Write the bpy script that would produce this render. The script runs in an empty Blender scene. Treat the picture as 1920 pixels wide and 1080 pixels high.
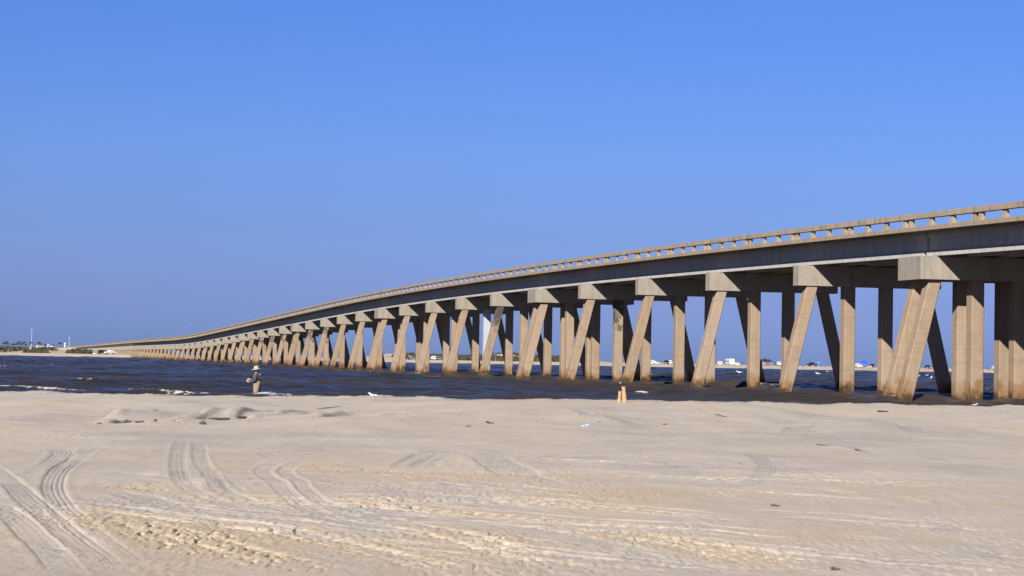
import bpy, bmesh, math, random
import numpy as np
from math import sin, cos, pi, atan, atan2, sqrt, radians
from mathutils import Vector, Matrix
random.seed(7)
S = bpy.context.scene
COL = S.collection
# ---------------------------------------------------------------- camera
F = 4000.0; H = 1.9                       # focal length in pixels of a 1920 wide frame, eye height over the water
rho = atan(.0178); pitch = atan((674.8-540)/F*cos(rho))
fw = Vector((0, cos(pitch), sin(pitch))); r0 = Vector((1, 0, 0)); u0 = r0.cross(fw)
RR = r0*cos(rho)+u0*sin(rho); UU = -r0*sin(rho)+u0*cos(rho)
cam = bpy.data.cameras.new('camera'); co = bpy.data.objects.new('camera', cam); COL.objects.link(co)
cam.sensor_width = 36; cam.lens = 36*F/1920; cam.clip_start = .1; cam.clip_end = 20000
co.matrix_world = Matrix(((RR.x, UU.x, -fw.x, 0), (RR.y, UU.y, -fw.y, 0), (RR.z, UU.z, -fw.z, H), (0, 0, 0, 1)))
S.camera = co
# ---------------------------------------------------------------- sun and sky
SUN = Vector((-.324, -.820, .47)).normalized()
el = math.asin(SUN.z); az = atan2(SUN.x, SUN.y)
sl = bpy.data.lights.new('sun', 'SUN'); sl.energy = 5.0; sl.angle = radians(.5); sl.color = (1, .92, .80)
so = bpy.data.objects.new('sun', sl); COL.objects.link(so); so.rotation_euler = SUN.to_track_quat('Z', 'Y').to_euler()
W = bpy.data.worlds.new('World'); S.world = W; W.use_nodes = True
nt = W.node_tree; nt.nodes.clear()
def wn(t, **k):
    n = nt.nodes.new(t)
    for a, b in k.items(): setattr(n, a, b)
    return n
sky = wn('ShaderNodeTexSky', sky_type='NISHITA', sun_disc=False, sun_elevation=el, sun_rotation=az, altitude=0, air_density=1.0, dust_density=.6, ozone_density=2.0)
tc = wn('ShaderNodeTexCoord'); sp = wn('ShaderNodeSeparateXYZ'); nt.links.new(tc.outputs['Generated'], sp.inputs[0])
rp = wn('ShaderNodeValToRGB'); nt.links.new(sp.outputs['Z'], rp.inputs[0])
SKY = [(0.0, (.31, .46, 1.20)), (.012, (.29, .43, 1.17)), (.026, (.29, .39, 1.03)), (.06, (.30, .41, .93)), (.095, (.32, .46, .97)), (.17, (.30, .47, 1.03)), (.27, (.22, .30, .58)), (1.0, (.15, .20, .36))]
rp.color_ramp.elements[0].position = SKY[0][0]; rp.color_ramp.elements[0].color = SKY[0][1]+(1,)
rp.color_ramp.elements[1].position = 1; rp.color_ramp.elements[1].color = SKY[-1][1]+(1,)
for p_, c_ in SKY[1:-1]:
    e_ = rp.color_ramp.elements.new(p_); e_.color = c_+(1,)
mx = wn('ShaderNodeMix', data_type='RGBA', blend_type='MULTIPLY'); mx.inputs[0].default_value = 1
nt.links.new(sky.outputs[0], mx.inputs[6]); nt.links.new(rp.outputs[0], mx.inputs[7])
bg = wn('ShaderNodeBackground'); bg.inputs[1].default_value = .05
nt.links.new(mx.outputs[2], bg.inputs[0]); ow = wn('ShaderNodeOutputWorld'); nt.links.new(bg.outputs[0], ow.inputs[0])
S.view_settings.view_transform = 'Standard'; S.view_settings.look = 'None'; S.view_settings.gamma = 1
S.view_settings.exposure = 1.15

# ---------------------------------------------------------------- helpers
def ray(x, y): return fw+RR*((x-960)/F)-UU*((y-540)/F)
def at(x, y, z=0.0):                       # where a line of sight meets the level z
    r = ray(x, y); t = (z-H)/r.z; return Vector((r.x*t, r.y*t, z))
def tag(o, label=None, cat=None, group=None, kind=None):
    if label: o['label'] = label
    if cat: o['category'] = cat
    if group: o['group'] = group
    if kind: o['kind'] = kind
    return o
def empty(name, loc, rz=0):
    o = bpy.data.objects.new(name, None); COL.objects.link(o); o.location = loc; o.rotation_euler = (0, 0, rz); o.empty_display_size = .2; return o
class MB:
    def __init__(s): s.v = []; s.f = []
    def add(s, vs, fs):
        b = len(s.v); s.v += [tuple(v) for v in vs]; s.f += [tuple(i+b for i in f) for f in fs]; return s
    def box(s, x0, x1, y0, y1, z0, z1, ch=0):
        if ch:                              # chamfered vertical edges
            p = [(x0+ch, y0), (x1-ch, y0), (x1, y0+ch), (x1, y1-ch), (x1-ch, y1), (x0+ch, y1), (x0, y1-ch), (x0, y0+ch)]
            return s.prism(p, z0, z1)
        return s.add([(x0, y0, z0), (x1, y0, z0), (x1, y1, z0), (x0, y1, z0), (x0, y0, z1), (x1, y0, z1), (x1, y1, z1), (x0, y1, z1)],
                     [(0, 3, 2, 1), (4, 5, 6, 7), (0, 1, 5, 4), (1, 2, 6, 5), (2, 3, 7, 6), (3, 0, 4, 7)])
    def prism(s, p, z0, z1):
        n = len(p)
        return s.add([(a, b, z0) for a, b in p]+[(a, b, z1) for a, b in p],
                     [tuple(range(n-1, -1, -1)), tuple(range(n, 2*n))]+[(i, (i+1) % n, n+(i+1) % n, n+i) for i in range(n)])
    def loft(s, rings, caps=True):          # rings of equal count
        n = len(rings[0]); vs = [v for r in rings for v in r]; fs = []
        for k in range(len(rings)-1):
            for i in range(n):
                j = (i+1) % n; fs.append((k*n+i, k*n+j, (k+1)*n+j, (k+1)*n+i))
        if caps: fs += [tuple(range(n-1, -1, -1)), tuple(range((len(rings)-1)*n, len(rings)*n))]
        return s.add(vs, fs)
    def tube(s, pts, rads, n=8):
        rings = []
        pts = [Vector(p) for p in pts]
        if not hasattr(rads, '__len__'): rads = [rads]*len(pts)
        for k, p in enumerate(pts):
            d = (pts[min(k+1, len(pts)-1)]-pts[max(k-1, 0)]).normalized()
            a = d.cross(Vector((0, 0, 1)) if abs(d.z) < .9 else Vector((1, 0, 0))).normalized(); b = d.cross(a)
            rings.append([p+(a*cos(2*pi*i/n)+b*sin(2*pi*i/n))*rads[k] for i in range(n)])
        return s.loft(rings)
    def sph(s, c, r, n=8, m=5, sc=(1, 1, 1), jit=0):
        rings = []
        for k in range(m+1):
            th = pi*(.04+.92*k/m)
            rings.append([(c[0]+r*sc[0]*sin(th)*cos(2*pi*i/n)*(1+random.uniform(-jit, jit)), c[1]+r*sc[1]*sin(th)*sin(2*pi*i/n)*(1+random.uniform(-jit, jit)), c[2]-r*sc[2]*cos(th)*(1+random.uniform(-jit, jit))) for i in range(n)])
        return s.loft(rings)
    def build(s, name, mat, parent=None, smooth=False):
        me = bpy.data.meshes.new(name); me.from_pydata(s.v, [], s.f); me.update()
        bm = bmesh.new(); bm.from_mesh(me); bmesh.ops.recalc_face_normals(bm, faces=bm.faces); bm.to_mesh(me); bm.free()
        if smooth: me.polygons.foreach_set('use_smooth', [True]*len(me.polygons))
        o = bpy.data.objects.new(name, me); COL.objects.link(o)
        if mat: me.materials.append(mat)
        if parent: o.parent = parent
        return o
def copy_tree(o, parent=None):
    c = o.copy(); COL.objects.link(c); c.parent = parent
    for ch in list(o.children): copy_tree(ch, c)
    return c
# ---------------------------------------------------------------- materials
class NT:
    def __init__(s, name):
        s.m = bpy.data.materials.new(name); s.m.use_nodes = True; s.t = s.m.node_tree; s.b = s.t.nodes['Principled BSDF']
        s.g = s.t.nodes.new('ShaderNodeNewGeometry'); s.pos = s.g.outputs['Position']
    def n(s, t, **k):
        n = s.t.nodes.new(t)
        for a, b in k.items(): setattr(n, a, b)
        return n
    def l(s, a, b): s.t.links.new(a, b)
    def noise(s, scale, detail=3, st=(1, 1, 1), src=None, rough=.55):
        mp = s.n('ShaderNodeMapping'); mp.inputs['Scale'].default_value = st; s.l(src or s.pos, mp.inputs[0])
        n = s.n('ShaderNodeTexNoise'); n.inputs['Scale'].default_value = scale; n.inputs['Detail'].default_value = detail; n.inputs['Roughness'].default_value = rough
        s.l(mp.outputs[0], n.inputs[0]); return n.outputs[0]
    def ramp(s, v, stops):
        r = s.n('ShaderNodeValToRGB'); s.l(v, r.inputs[0]); e = r.color_ramp.elements
        e[0].position, e[0].color = stops[0][0], tuple(stops[0][1])+(1,); e[1].position, e[1].color = stops[-1][0], tuple(stops[-1][1])+(1,)
        for p, c in stops[1:-1]: q = e.new(p); q.color = tuple(c)+(1,)
        return r.outputs[0]
    def step(s, v, a, b): return s.mr(v, a, b, 0, 1)
    def mr(s, v, a, b, c, d):
        m = s.n('ShaderNodeMapRange'); s.l(v, m.inputs[0])
        for i, q in enumerate((a, b, c, d)): m.inputs[i+1].default_value = q
        return m.outputs[0]
    def mix(s, f, a, b, mode='MIX'):
        m = s.n('ShaderNodeMix', data_type='RGBA', blend_type=mode)
        if hasattr(f, 'is_linked'): s.l(f, m.inputs[0])
        else: m.inputs[0].default_value = f
        for i, q in ((6, a), (7, b)):
            if hasattr(q, 'is_linked'): s.l(q, m.inputs[i])
            else: m.inputs[i].default_value = tuple(q)+(1,)
        return m.outputs[2]
    def math(s, op, a, b=0.0):
        m = s.n('ShaderNodeMath', operation=op)
        for i, q in enumerate((a, b)):
            if hasattr(q, 'is_linked'): s.l(q, m.inputs[i])
            else: m.inputs[i].default_value = q
        return m.outputs[0]
    def attr(s, name): return s.n('ShaderNodeAttribute', attribute_name=name).outputs['Fac']
    def z(s):
        x = s.n('ShaderNodeSeparateXYZ'); s.l(s.pos, x.inputs[0]); return x.outputs[2]
    def bump(s, h, st, dist):
        b = s.n('ShaderNodeBump'); b.inputs['Strength'].default_value = st; b.inputs['Distance'].default_value = dist; s.l(h, b.inputs['Height']); s.l(b.outputs[0], s.b.inputs['Normal'])
    def fin(s, col, rough=.8, spec=.3):
        if hasattr(col, 'is_linked'): s.l(col, s.b.inputs['Base Color'])
        else: s.b.inputs['Base Color'].default_value = tuple(col)+(1,)
        if hasattr(rough, 'is_linked'): s.l(rough, s.b.inputs['Roughness'])
        else: s.b.inputs['Roughness'].default_value = rough
        s.b.inputs['Specular IOR Level'].default_value = spec
        return s.m
def plain(name, c, rough=.6, var=.12, scale=3, spec=.3):
    k = NT(name); n = k.noise(scale, 3)
    return k.fin(k.mix(k.step(n, .3, .7), [x*(1-var) for x in c], [min(1, x*(1+var)) for x in c]), rough, spec)
def concrete(name, c1, c2, streak=.35, stain=False, lines=False, dark=(.12, .10, .08), topstain=False):
    k = NT(name)
    col = k.mix(k.step(k.noise(.7, 4), .35, .65), c1, c2)
    col = k.mix(k.step(k.noise(6, 5, rough=.7), .35, .75), col, [x*.84 for x in c1])
    st = k.noise(1.0, 4, st=(3.2, 3.2, .16))                      # rain streaks run down
    col = k.mix(k.math('MULTIPLY', k.step(st, .52, .70), streak), col, dark)
    col = k.mix(k.math('MULTIPLY', k.step(k.noise(1.0, 3, st=(4.5, 4.5, .12)), .60, .72), streak*.6), col, [x*1.3 for x in c1])
    if lines:
        ln = k.noise(1.0, 2, st=(.35, .35, 7)); col = k.mix(k.math('MULTIPLY', k.step(ln, .5, .66), .34), col, [x*.6 for x in c1])
        pt = k.noise(.55, 3); col = k.mix(k.math('MULTIPLY', k.step(pt, .55, .75), .30), col, [c1[0]*1.22, c1[1]*1.2, c1[2]*1.3])
    if stain:
        oi = k.n('ShaderNodeObjectInfo'); rr_ = oi.outputs['Random']
        col = k.mix(k.mr(rr_, 0, 1, 0, .22), col, [x*.62 for x in c1]); col = k.mix(k.mr(k.math('FRACT', k.math('MULTIPLY', rr_, 7.3)), .6, 1, 0, .30), col, (c1[0]*1.15, c1[1]*1.25, c1[2]*1.5))
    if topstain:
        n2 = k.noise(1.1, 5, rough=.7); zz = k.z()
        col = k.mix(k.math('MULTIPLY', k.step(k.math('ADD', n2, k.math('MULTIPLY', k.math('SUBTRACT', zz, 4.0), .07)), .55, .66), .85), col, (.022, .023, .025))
    if stain:
        zz = k.z(); n = k.noise(1.3, 4); e = k.math('ADD', zz, k.math('MULTIPLY', k.math('SUBTRACT', n, .5), -2.6))
        col = k.mix(k.mr(e, .55, 1.25, .9, 0), col, (.135, .066, .022))
        col = k.mix(k.mr(e, .30, .62, .95, 0), col, (.028, .018, .009))
    col = k.mix(k.math('MULTIPLY', k.step(k.noise(1.7, 6, st=(1, 1, .6), rough=.75),   .47, .68), .42), col, [x*.55 for x in c1])
    col = k.mix(k.math('MULTIPLY', k.step(k.noise(2.6, 6, rough=.8), .56, .70), .30), col, [x*1.25 for x in c2])
    k.bump(k.noise(9, 6, rough=.7), .5, .02)
    return k.fin(col, .88, .2)
M = {}
M['cap'] = concrete('cap_concrete', (.225, .200, .170), (.205, .190, .172), .35, dark=(.07, .065, .055))
M['pile'] = concrete('pile_concrete', (.240, .180, .130), (.228, .182, .138), .28, stain=True, lines=True, dark=(.08, .06, .04))
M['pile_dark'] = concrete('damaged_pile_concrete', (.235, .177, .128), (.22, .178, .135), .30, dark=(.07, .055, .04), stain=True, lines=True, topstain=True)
M['pile_pale'] = concrete('pale_pile_concrete', (.30, .31, .34), (.33, .34, .37), .10, stain=True)
M['girder'] = concrete('girder_concrete', (.37, .36, .355), (.33, .33, .335), .45, dark=(.15, .15, .15))
M['slab'] = concrete('slab_concrete', (.25, .198, .15), (.225, .185, .145), .40, dark=(.07, .06, .05))
M['rail'] = concrete('rail_concrete', (.265, .215, .165), (.22, .185, .15), .65, dark=(.08, .065, .05))
M['mark'] = plain('brown_mark', (.15, .085, .045), .9, .25, 14)
k = NT('asphalt'); M['asphalt'] = k.fin(k.mix(k.noise(8, 4), (.04, .04, .04), (.07, .068, .065)), .9)
# sand
k = NT('sand'); dry = k.attr('dry'); wet = k.attr('wet')
n1 = k.noise(.55, 5, st=(.35, 1, 1)); n2 = k.noise(14, 6, rough=.7); n3 = k.noise(3.0, 4, st=(.5, 1, 1))
col = k.mix(k.step(n1, .3, .7), (.340, .308, .284), (.388, .350, .318))
col = k.mix(k.mr(dry, -.2, .30, .95, 0), col, (.285, .268, .264))
col = k.mix(k.mr(dry, .35, 1, 0, .95), col, (.372, .308, .236))
col = k.mix(k.math('MULTIPLY', k.step(n2, .53, .72), .34), col, (.21, .170, .130))
col = k.mix(k.math('MULTIPLY', k.step(k.noise(34, 3), .62, .70), .45), col, (.16, .13, .10))
col = k.mix(k.math('MULTIPLY', k.step(k.noise(9, 4, st=(.35, 1, 1)), .55, .70), .22), col, (.44, .39, .34))
col = k.mix(k.math('MULTIPLY', k.step(n3, .60, .75), .35), col, (.245, .228, .218))
col = k.mix(k.math('MULTIPLY', wet, .8), col, (.12, .105, .09))
k.bump(k.math('ADD', k.noise(11, 8, rough=.75), k.math('MULTIPLY', k.noise(48, 3), .5)), .8, .022); M['sand'] = k.fin(col, .95, .1)
k = NT('far_sand'); g = k.attr('green')
col = k.mix(k.step(k.noise(.06, 5), .35, .7), (.36, .325, .29), (.32, .275, .22))
col = k.mix(k.math('MULTIPLY', g, k.step(k.noise(.25, 5, rough=.7), .42, .58)), col, (.075, .075, .045)); M['far_sand'] = k.fin(col, .95, .1)
# water
k = NT('sea_water'); foam = k.attr('foam')
bn = k.step(k.noise(.045, 4, st=(.45, 1, 1)), .40, .64)
cd = k.n('ShaderNodeSeparateXYZ'); k.l(k.pos, cd.inputs[0])
col = k.mix(bn, (.011, .013, .018), (.030, .023, .018))
col = k.mix(k.attr('silt'), col, (.040, .028, .018))
fm = k.step(k.math('ADD', foam, k.math('MULTIPLY', k.math('SUBTRACT', k.noise(3.2, 6, st=(1, .6, 1), rough=.75), .5), 2.4)), .46, .66)
col = k.mix(fm, col, (.50, .49, .48))
k.b.inputs['IOR'].default_value = 1.33
k.bump(k.noise(3.0, 6, st=(.8, 1.0, 1), rough=.68), .8, .12)
M['water'] = k.fin(col, k.mix(fm, (.22,)*3, (.8,)*3), .34)
df = k.n('ShaderNodeBsdfDiffuse'); df.inputs[0].default_value = (.052, .046, .046, 1); ms = k.n('ShaderNodeMixShader'); ms.inputs[0].default_value = .33   # silt in suspension
out_ = [n_ for n_ in k.t.nodes if n_.type == 'OUTPUT_MATERIAL'][0]; k.l(k.b.outputs[0], ms.inputs[1]); k.l(df.outputs[0], ms.inputs[2]); k.l(ms.outputs[0], out_.inputs[0])
fd = k.math('MULTIPLY', k.math('SUBTRACT', 1.0, fm), .15); k.l(fd, ms.inputs[0])
M['wood'] = plain('bleached_wood', (.27, .18, .105), .8, .25, 9)
M['drift'] = plain('dark_driftwood', (.07, .05, .035), .9, .35, 12)
M['weed'] = plain('seaweed', (.055, .05, .035), .9, .4, 20)
M['bag'] = plain('blue_plastic', (.22, .36, .52), .35, .15, 12, .5)
M['whiteplastic'] = plain('white_plastic', (.5, .5, .5), .4, .08)
M['glass'] = plain('car_glass', (.015, .018, .022), .08, .1, 3, .6)
M['tyre'] = plain('tyre_rubber', (.02, .02, .02), .9)
M['rim'] = plain('rim_metal', (.45, .45, .46), .35)
M['lamp'] = plain('headlight', (.5, .5, .48), .2)
M['taillamp'] = plain('tail_light', (.45, .02, .02), .3)
PAINT = {c: plain(c+'_paint', v, .3, .05, 2, .6) for c, v in dict(white=(.46, .46, .46), black=(.012, .012, .014), silver=(.45, .46, .48), red=(.30, .03, .025), blue=(.03, .06, .25), brown=(.16, .08, .05), grey=(.10, .105, .11)).items()}
FAB = {c: plain(c+'_fabric', v, .85, .1, 5) for c, v in dict(white=(.46, .46, .46), black=(.02, .02, .025), navy=(.02, .03, .08), red=(.42, .04, .04), blue=(.02, .07, .50), teal=(.05, .25, .50), khaki=(.25, .20, .13), grey=(.22, .23, .25), pink=(.38, .18, .19)).items()}
M['skin'] = plain('skin', (.30, .17, .12), .6, .06)
M['hat'] = plain('straw_hat', (.28, .26, .21), .9, .08, 20)
M['waders'] = plain('tan_waders', (.155, .122, .088), .7, .16, 6)
M['boot'] = plain('dark_boot', (.06, .055, .04), .7)
M['jacket'] = plain('dark_jacket', (.035, .038, .055), .8, .3, 10)
M['rodm'] = plain('rod_graphite', (.03, .03, .035), .35)
M['palm'] = plain('palm_leaf', (.018, .026, .022), .8, .3)
M['trunk'] = plain('palm_trunk', (.10, .085, .07), .9)
M['scrub'] = plain('scrub_leaf', (.036, .036, .022), .9, .45, .5)
M['roof'] = plain('roof_shingle', (.10, .10, .11), .9)
M['wallw'] = plain('white_wall', (.42, .41, .40), .8, .05)
M['wallp'] = plain('pinkish_wall', (.33, .27, .25), .8, .05)
M['winm'] = plain('window_glass', (.03, .035, .045), .15)
M['metal'] = plain('galvanised_metal', (.42, .44, .46), .45)
M['feather'] = plain('white_feather', (.5, .5, .49), .8, .05)
M['featherg'] = plain('grey_feather', (.30, .31, .33), .8, .1)
M['featherd'] = plain('dark_feather', (.03, .03, .035), .8, .1)
M['beak'] = plain('beak', (.55, .30, .05), .5)
# ---------------------------------------------------------------- noise on arrays
rng = np.random.default_rng(3)
PT = rng.integers(0, 2**31, 4096).astype(np.int64); VT = rng.uniform(-1, 1, 4096).astype(np.float32)
def vn(x, y, seed=0):
    xi = np.floor(x).astype(np.int64); yi = np.floor(y).astype(np.int64); fx = (x-xi).astype(np.float32); fy = (y-yi).astype(np.float32)
    fx = fx*fx*fx*(fx*(fx*6-15)+10); fy = fy*fy*fy*(fy*(fy*6-15)+10)
    def h(a, b): return VT[(PT[(a+seed*131) & 4095]+b*7919) & 4095]
    a = h(xi, yi); b = h(xi+1, yi); c = h(xi, yi+1); d = h(xi+1, yi+1)
    return (a+(b-a)*fx)*(1-fy)+(c+(d-c)*fx)*fy
def fbm(x, y, oct=4, seed=0, g=.5):
    r = 0; a = 1.0; t = 0
    for o in range(oct):
        r = r+a*vn(x*2**o+o*17.3, y*2**o+o*9.1, seed+o); t += a; a *= g
    return r/t
def sst(a, b, x):
    t = np.clip((x-a)/(b-a), 0, 1); return t*t*(3-2*t)
def grid_mesh(name, X, Y, Z, mat, attrs={}, wrap=False):
    nr, nc = X.shape; me = bpy.data.meshes.new(name)
    me.vertices.add(nr*nc); me.vertices.foreach_set('co', np.stack([X, Y, Z], -1).astype(np.float32).ravel())
    idx = np.arange(nr*nc).reshape(nr, nc)
    if wrap: idx = np.concatenate([idx, idx[:, :1]], 1)
    q = np.stack([idx[:-1, :-1], idx[:-1, 1:], idx[1:, 1:], idx[1:, :-1]], -1).reshape(-1, 4).astype(np.int32)
    n = len(q); me.loops.add(n*4); me.loops.foreach_set('vertex_index', q.ravel()); me.polygons.add(n)
    me.polygons.foreach_set('loop_start', np.arange(0, n*4, 4, dtype=np.int32)); me.polygons.foreach_set('loop_total', np.full(n, 4, dtype=np.int32))
    me.polygons.foreach_set('use_smooth', np.ones(n, dtype=bool)); me.update(calc_edges=True)
    for kx, a in attrs.items():
        at_ = me.attributes.new(kx, 'FLOAT', 'POINT'); at_.data.foreach_set('value', a.astype(np.float32).ravel())
    me.materials.append(mat); o = bpy.data.objects.new(name, me); COL.objects.link(o); return o
# ---------------------------------------------------------------- the beach the photographer stands on
tt = np.concatenate([np.linspace(-pi, -.30, 110, endpoint=False), np.linspace(-.30, .30, 1500, endpoint=False), np.linspace(.30, pi, 110, endpoint=False)])
ys = np.concatenate([np.linspace(.3, 13.5, 25, endpoint=False), 1/np.linspace(1/13.5, 1/112., 1000), np.geomspace(114, 6000, 24)])
TT, RRr = np.meshgrid(tt, ys); X = RRr*np.sin(TT); Y = RRr*np.cos(TT)
del TT
T = X/np.maximum(Y, 5)
px = 960+F*T                               # only used to lay the crest line of the berm across the beach
zc = .30-.18*sst(-.12, -.26, T); dy = 77-(px.clip(-800, 3000)/1800)*7
crest = (H-zc)*F/dy+fbm(X*.25, X*0, 3, 5)*1.1
gen = .42+(zc-.42)*sst(20, 88, Y)
Z = np.where(Y < crest, gen, 0)
past = Y >= crest
Z = np.where(past, zc-(Y-crest)*.045, Z); Z = np.maximum(Z, -.55-.003*(Y-crest).clip(0)); Z = np.maximum(Z, -9)
Z = np.where(Y < -5, .42, Z)
fade = 1-sst(-2, 6, Y-crest)
# dunes and wind humps close to the berm, long flat swells nearer
hump = fbm(X*.16+3, Y*.055, 4, 11)
Z += fade*(.34*sst(28, 55, Y)*(1-sst(-16, -3, Y-crest))*hump+.035*fbm(X*.5, Y*.30, 4, 21))
near_crest = np.exp(-((Y-(crest-1.5))/2.5)**2); Z += fade*near_crest*.17*fbm(X*.7, Y*.2, 5, 31, .65)
Z += fade*.010*fbm(X*1.6, Y*.9, 3, 41)
def mound(px_, py_, rx, ry, h):
    global Z
    p = at(px_, py_, .42); h = h*(1.7 if py_ < 805 else 1.2); d = ((X-p.x)/rx)**2+((Y-p.y)/ry)**2; Z = Z+h*np.exp(-d*(1+.3*vn(X*.8, Y*.5, 7)))*(Y > 5)
for m_ in ((1590, 800, 1.5, 4, .20), (1740, 800, 1.6, 3, .13), (1420, 795, 1.2, 3, .10), (70, 778, .9, 3, .12), (43, 775, .18, .9, -.22), (250, 772, 1.3, 3, .12), (470, 770, 1.6, 3, .14), (330, 790, 1.2, 3, .08), (600, 780, 2.0, 4, .12), (700, 795, 1.6, 3, .07), (1120, 785, 1.2, 3, .10), (960, 775, 2, 3, .06), (310, 890, .30, .6, .05), (385, 905, .25, .6, .05), (900, 862, .5, 1.2, .05), (560, 905, .3, .8, .04), (240, 845, .8, 2, .05), (1250, 850, 1.2, 2, .05), (1660, 885, 1.0, 2, .05)): mound(*m_)
def seg_dist(pts, wmax):                    # distance to a laid path, and length along it, for grid points close to it
    P = np.array([(p.x, p.y) for p in pts]); out = []
    # Catmull-Rom resample
    Q = []
    for i in range(len(P)-1):
        p0, p1, p2, p3 = P[max(i-1, 0)], P[i], P[i+1], P[min(i+2, len(P)-1)]
        for t in np.linspace(0, 1, 14, endpoint=False):
            Q.append(.5*((2*p1)+(-p0+p2)*t+(2*p0-5*p1+4*p2-p3)*t*t+(-p0+3*p1-3*p2+p3)*t**3))
    Q.append(P[-1]); Q = np.array(Q)
    lo = Q.min(0)-wmax; hi = Q.max(0)+wmax
    m = (X > lo[0]) & (X < hi[0]) & (Y > lo[1]) & (Y < hi[1]); ii = np.nonzero(m)
    x = X[ii].astype(np.float32); y = Y[ii].astype(np.float32)
    best = np.full(len(x), 1e9, np.float32); sd = np.zeros(len(x), np.float32); sl_ = np.zeros(len(x), np.float32); L = 0
    for a, b in zip(Q[:-1], Q[1:]):
        d = b-a; ln = float(np.hypot(*d))
        if ln < 1e-6: continue
        d = d/ln; wx = x-a[0]; wy = y-a[1]; t = np.clip(wx*d[0]+wy*d[1], 0, ln); ex = wx-t*d[0]; ey = wy-t*d[1]; e = ex*ex+ey*ey
        k_ = e < best; best[k_] = e[k_]; sd[k_] = (wx*d[1]-wy*d[0])[k_]; sl_[k_] = (L+t)[k_]; L += ln
    dist = np.sqrt(best); kk = dist < wmax; ii = (ii[0][kk], ii[1][kk])
    return ii, np.sign(sd[kk])*dist[kk], sl_[kk], L
dry = .27+.62*fbm(X*.30+9, Y*.16, 5, 51, .6)+.30*fbm(X*.9, Y*.7, 3, 55); dry = dry+.22*(1-sst(15, 34, Y))
G = lambda l: [at(a, b, .42) for a, b in l]
def tyre(pts, w=.16, depth=.03, pitch_=.062, amt=.012, soft=1.0, tread=True):   # smooth ribbed tyre print with pushed-up shoulders
    ii, s, l, L = seg_dist(G(pts), w*2.4); q = np.abs(s)/w; fl = min(max(L*.35, .5), 9); ends = sst(0, fl, l)*sst(0, fl, L-l)
    depth = depth*.38; amt = amt*.36
    core = 1-sst(.85, 1.12, q); sh = np.exp(-((q-1.35)/.28)**2)
    amt = amt*(.15+1.1*sst(-.35, .6, fbm(l*.35, s*9, 3, 17)))
    Z[ii] += ends*soft*(-depth*core-2.6*amt*core*np.clip(np.cos(2*pi*(s+.006*vn(l*2, l*0, 9))/pitch_), 0, 1)**3+depth*.42*sh*(1+.5*vn(l*5, l*0, 8)))
    dry[ii] -= .38*core*ends
def rough(pts, w=.5, amp=.035, lug=0, lugd=.05, off=0.0):      # churned band of lumps, with rows of lug holes
    ii, s, l, L = seg_dist(G(pts), w*1.8); x = X[ii]; y = Y[ii]; q = np.abs(s)/w+.35*vn(l*1.2, s*2, 3)
    m = (1-sst(.35, 1.2, q))*sst(0, 4, l)*sst(0, 4, L-l)
    nz = vn(x*27, y*8, 61)+.5*vn(x*50, y*15, 62); Z[ii] += m*amp*(.16*nz-.62*sst(.35, .8, vn(x*22+5, y*6.5, 64)))*(.35+sst(-.3, .5, fbm(x*1.5, y*.6, 2, 63)))
    if lug:
        for o in (-lug*.5, lug*.5):
            ph = np.mod(l/.20+(0 if o < 0 else .5), 1)-.5
            hole = np.exp(-((s-off-o)/.045)**2-((ph*.20)/.055)**2); Z[ii] -= m*lugd*.85*hole; dry[ii] -= .6*m*hole
    dry[ii] += .50*m
def tyres2(pts, gap=1.6, **k):
    tyre(pts, **k)
# bands first, smooth prints over them
rough([(-60, 930), (60, 945), (160, 965), (300, 1000), (420, 1040), (560, 1085)], .55, .03)
rough([(190, 965), (300, 992), (420, 1022), (540, 1052), (680, 1090)], .50, .05, .34, .075)
rough([(250, 955), (420, 978), (600, 1010), (800, 1055), (960, 1100)], .55, .035, .30, .05)
rough([(680, 965), (800, 990), (900, 1015), (1010, 1045), (1120, 1085)], .60, .045, .36, .08)
rough([(640, 1010), (760, 1035), (900, 1065), (1040, 1100)], .45, .04, .3, .05)
rough([(900, 965), (1060, 990), (1240, 1010), (1400, 1045), (1560, 1090)], .55, .03, .3, .04)
rough([(1180, 980), (1320, 1020), (1480, 1050), (1640, 1085)], .5, .035, .32, .05)
rough([(-60, 1035), (20, 1048), (90, 1065), (160, 1090)], .40, .05, .3, .06)
rough([(-80, 890), (60, 895), (200, 902), (420, 925), (640, 945), (900, 955), (1200, 965)], .9, .018)
rough([(700, 905), (900, 925), (1150, 930), (1400, 925), (1900, 955)], 1.1, .016)
rough([(1100, 1000), (1400, 985), (1700, 1020), (2000, 1040)], .7, .022)
rough([(300, 880), (520, 872), (800, 885), (1050, 905), (1300, 900)], 1.3, .014)
rough([(-80, 815), (40, 812), (140, 820), (260, 815)], 2.2, .03)
rough([(100, 797), (200, 793), (280, 792), (330, 800)], 1.2, .07)
rough([(350, 795), (400, 788), (470, 783)], 1.5, .06)
rough([(1000, 800), (1100, 800), (1300, 803), (1480, 800)], 1.6, .025)
tyre([(150, 828), (172, 838), (165, 848), (140, 862), (112, 880), (100, 905), (108, 935), (140, 972), (190, 1015), (250, 1058), (300, 1095)], .13, .024, pitch_=.056)
tyre([(85, 838), (118, 848), (100, 868), (75, 885)], .17, .02)
tyre([(345, 815), (335, 845), (335, 885), (352, 910), (400, 935), (520, 975), (640, 1010)], .11, .015, amt=.005)
tyre([(372, 820), (376, 860), (392, 885), (415, 915), (500, 945), (640, 980), (800, 1020)], .11, .019, amt=.004)
tyre([(600, 845), (530, 860), (492, 880), (520, 905), (560, 940), (620, 970), (760, 1000), (960, 1050)], .11, .019, amt=.006)
tyre([(640, 850), (570, 862), (535, 880), (560, 905), (600, 935), (680, 960), (820, 990), (1000, 1030)], .10, .022, amt=.006)
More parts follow.
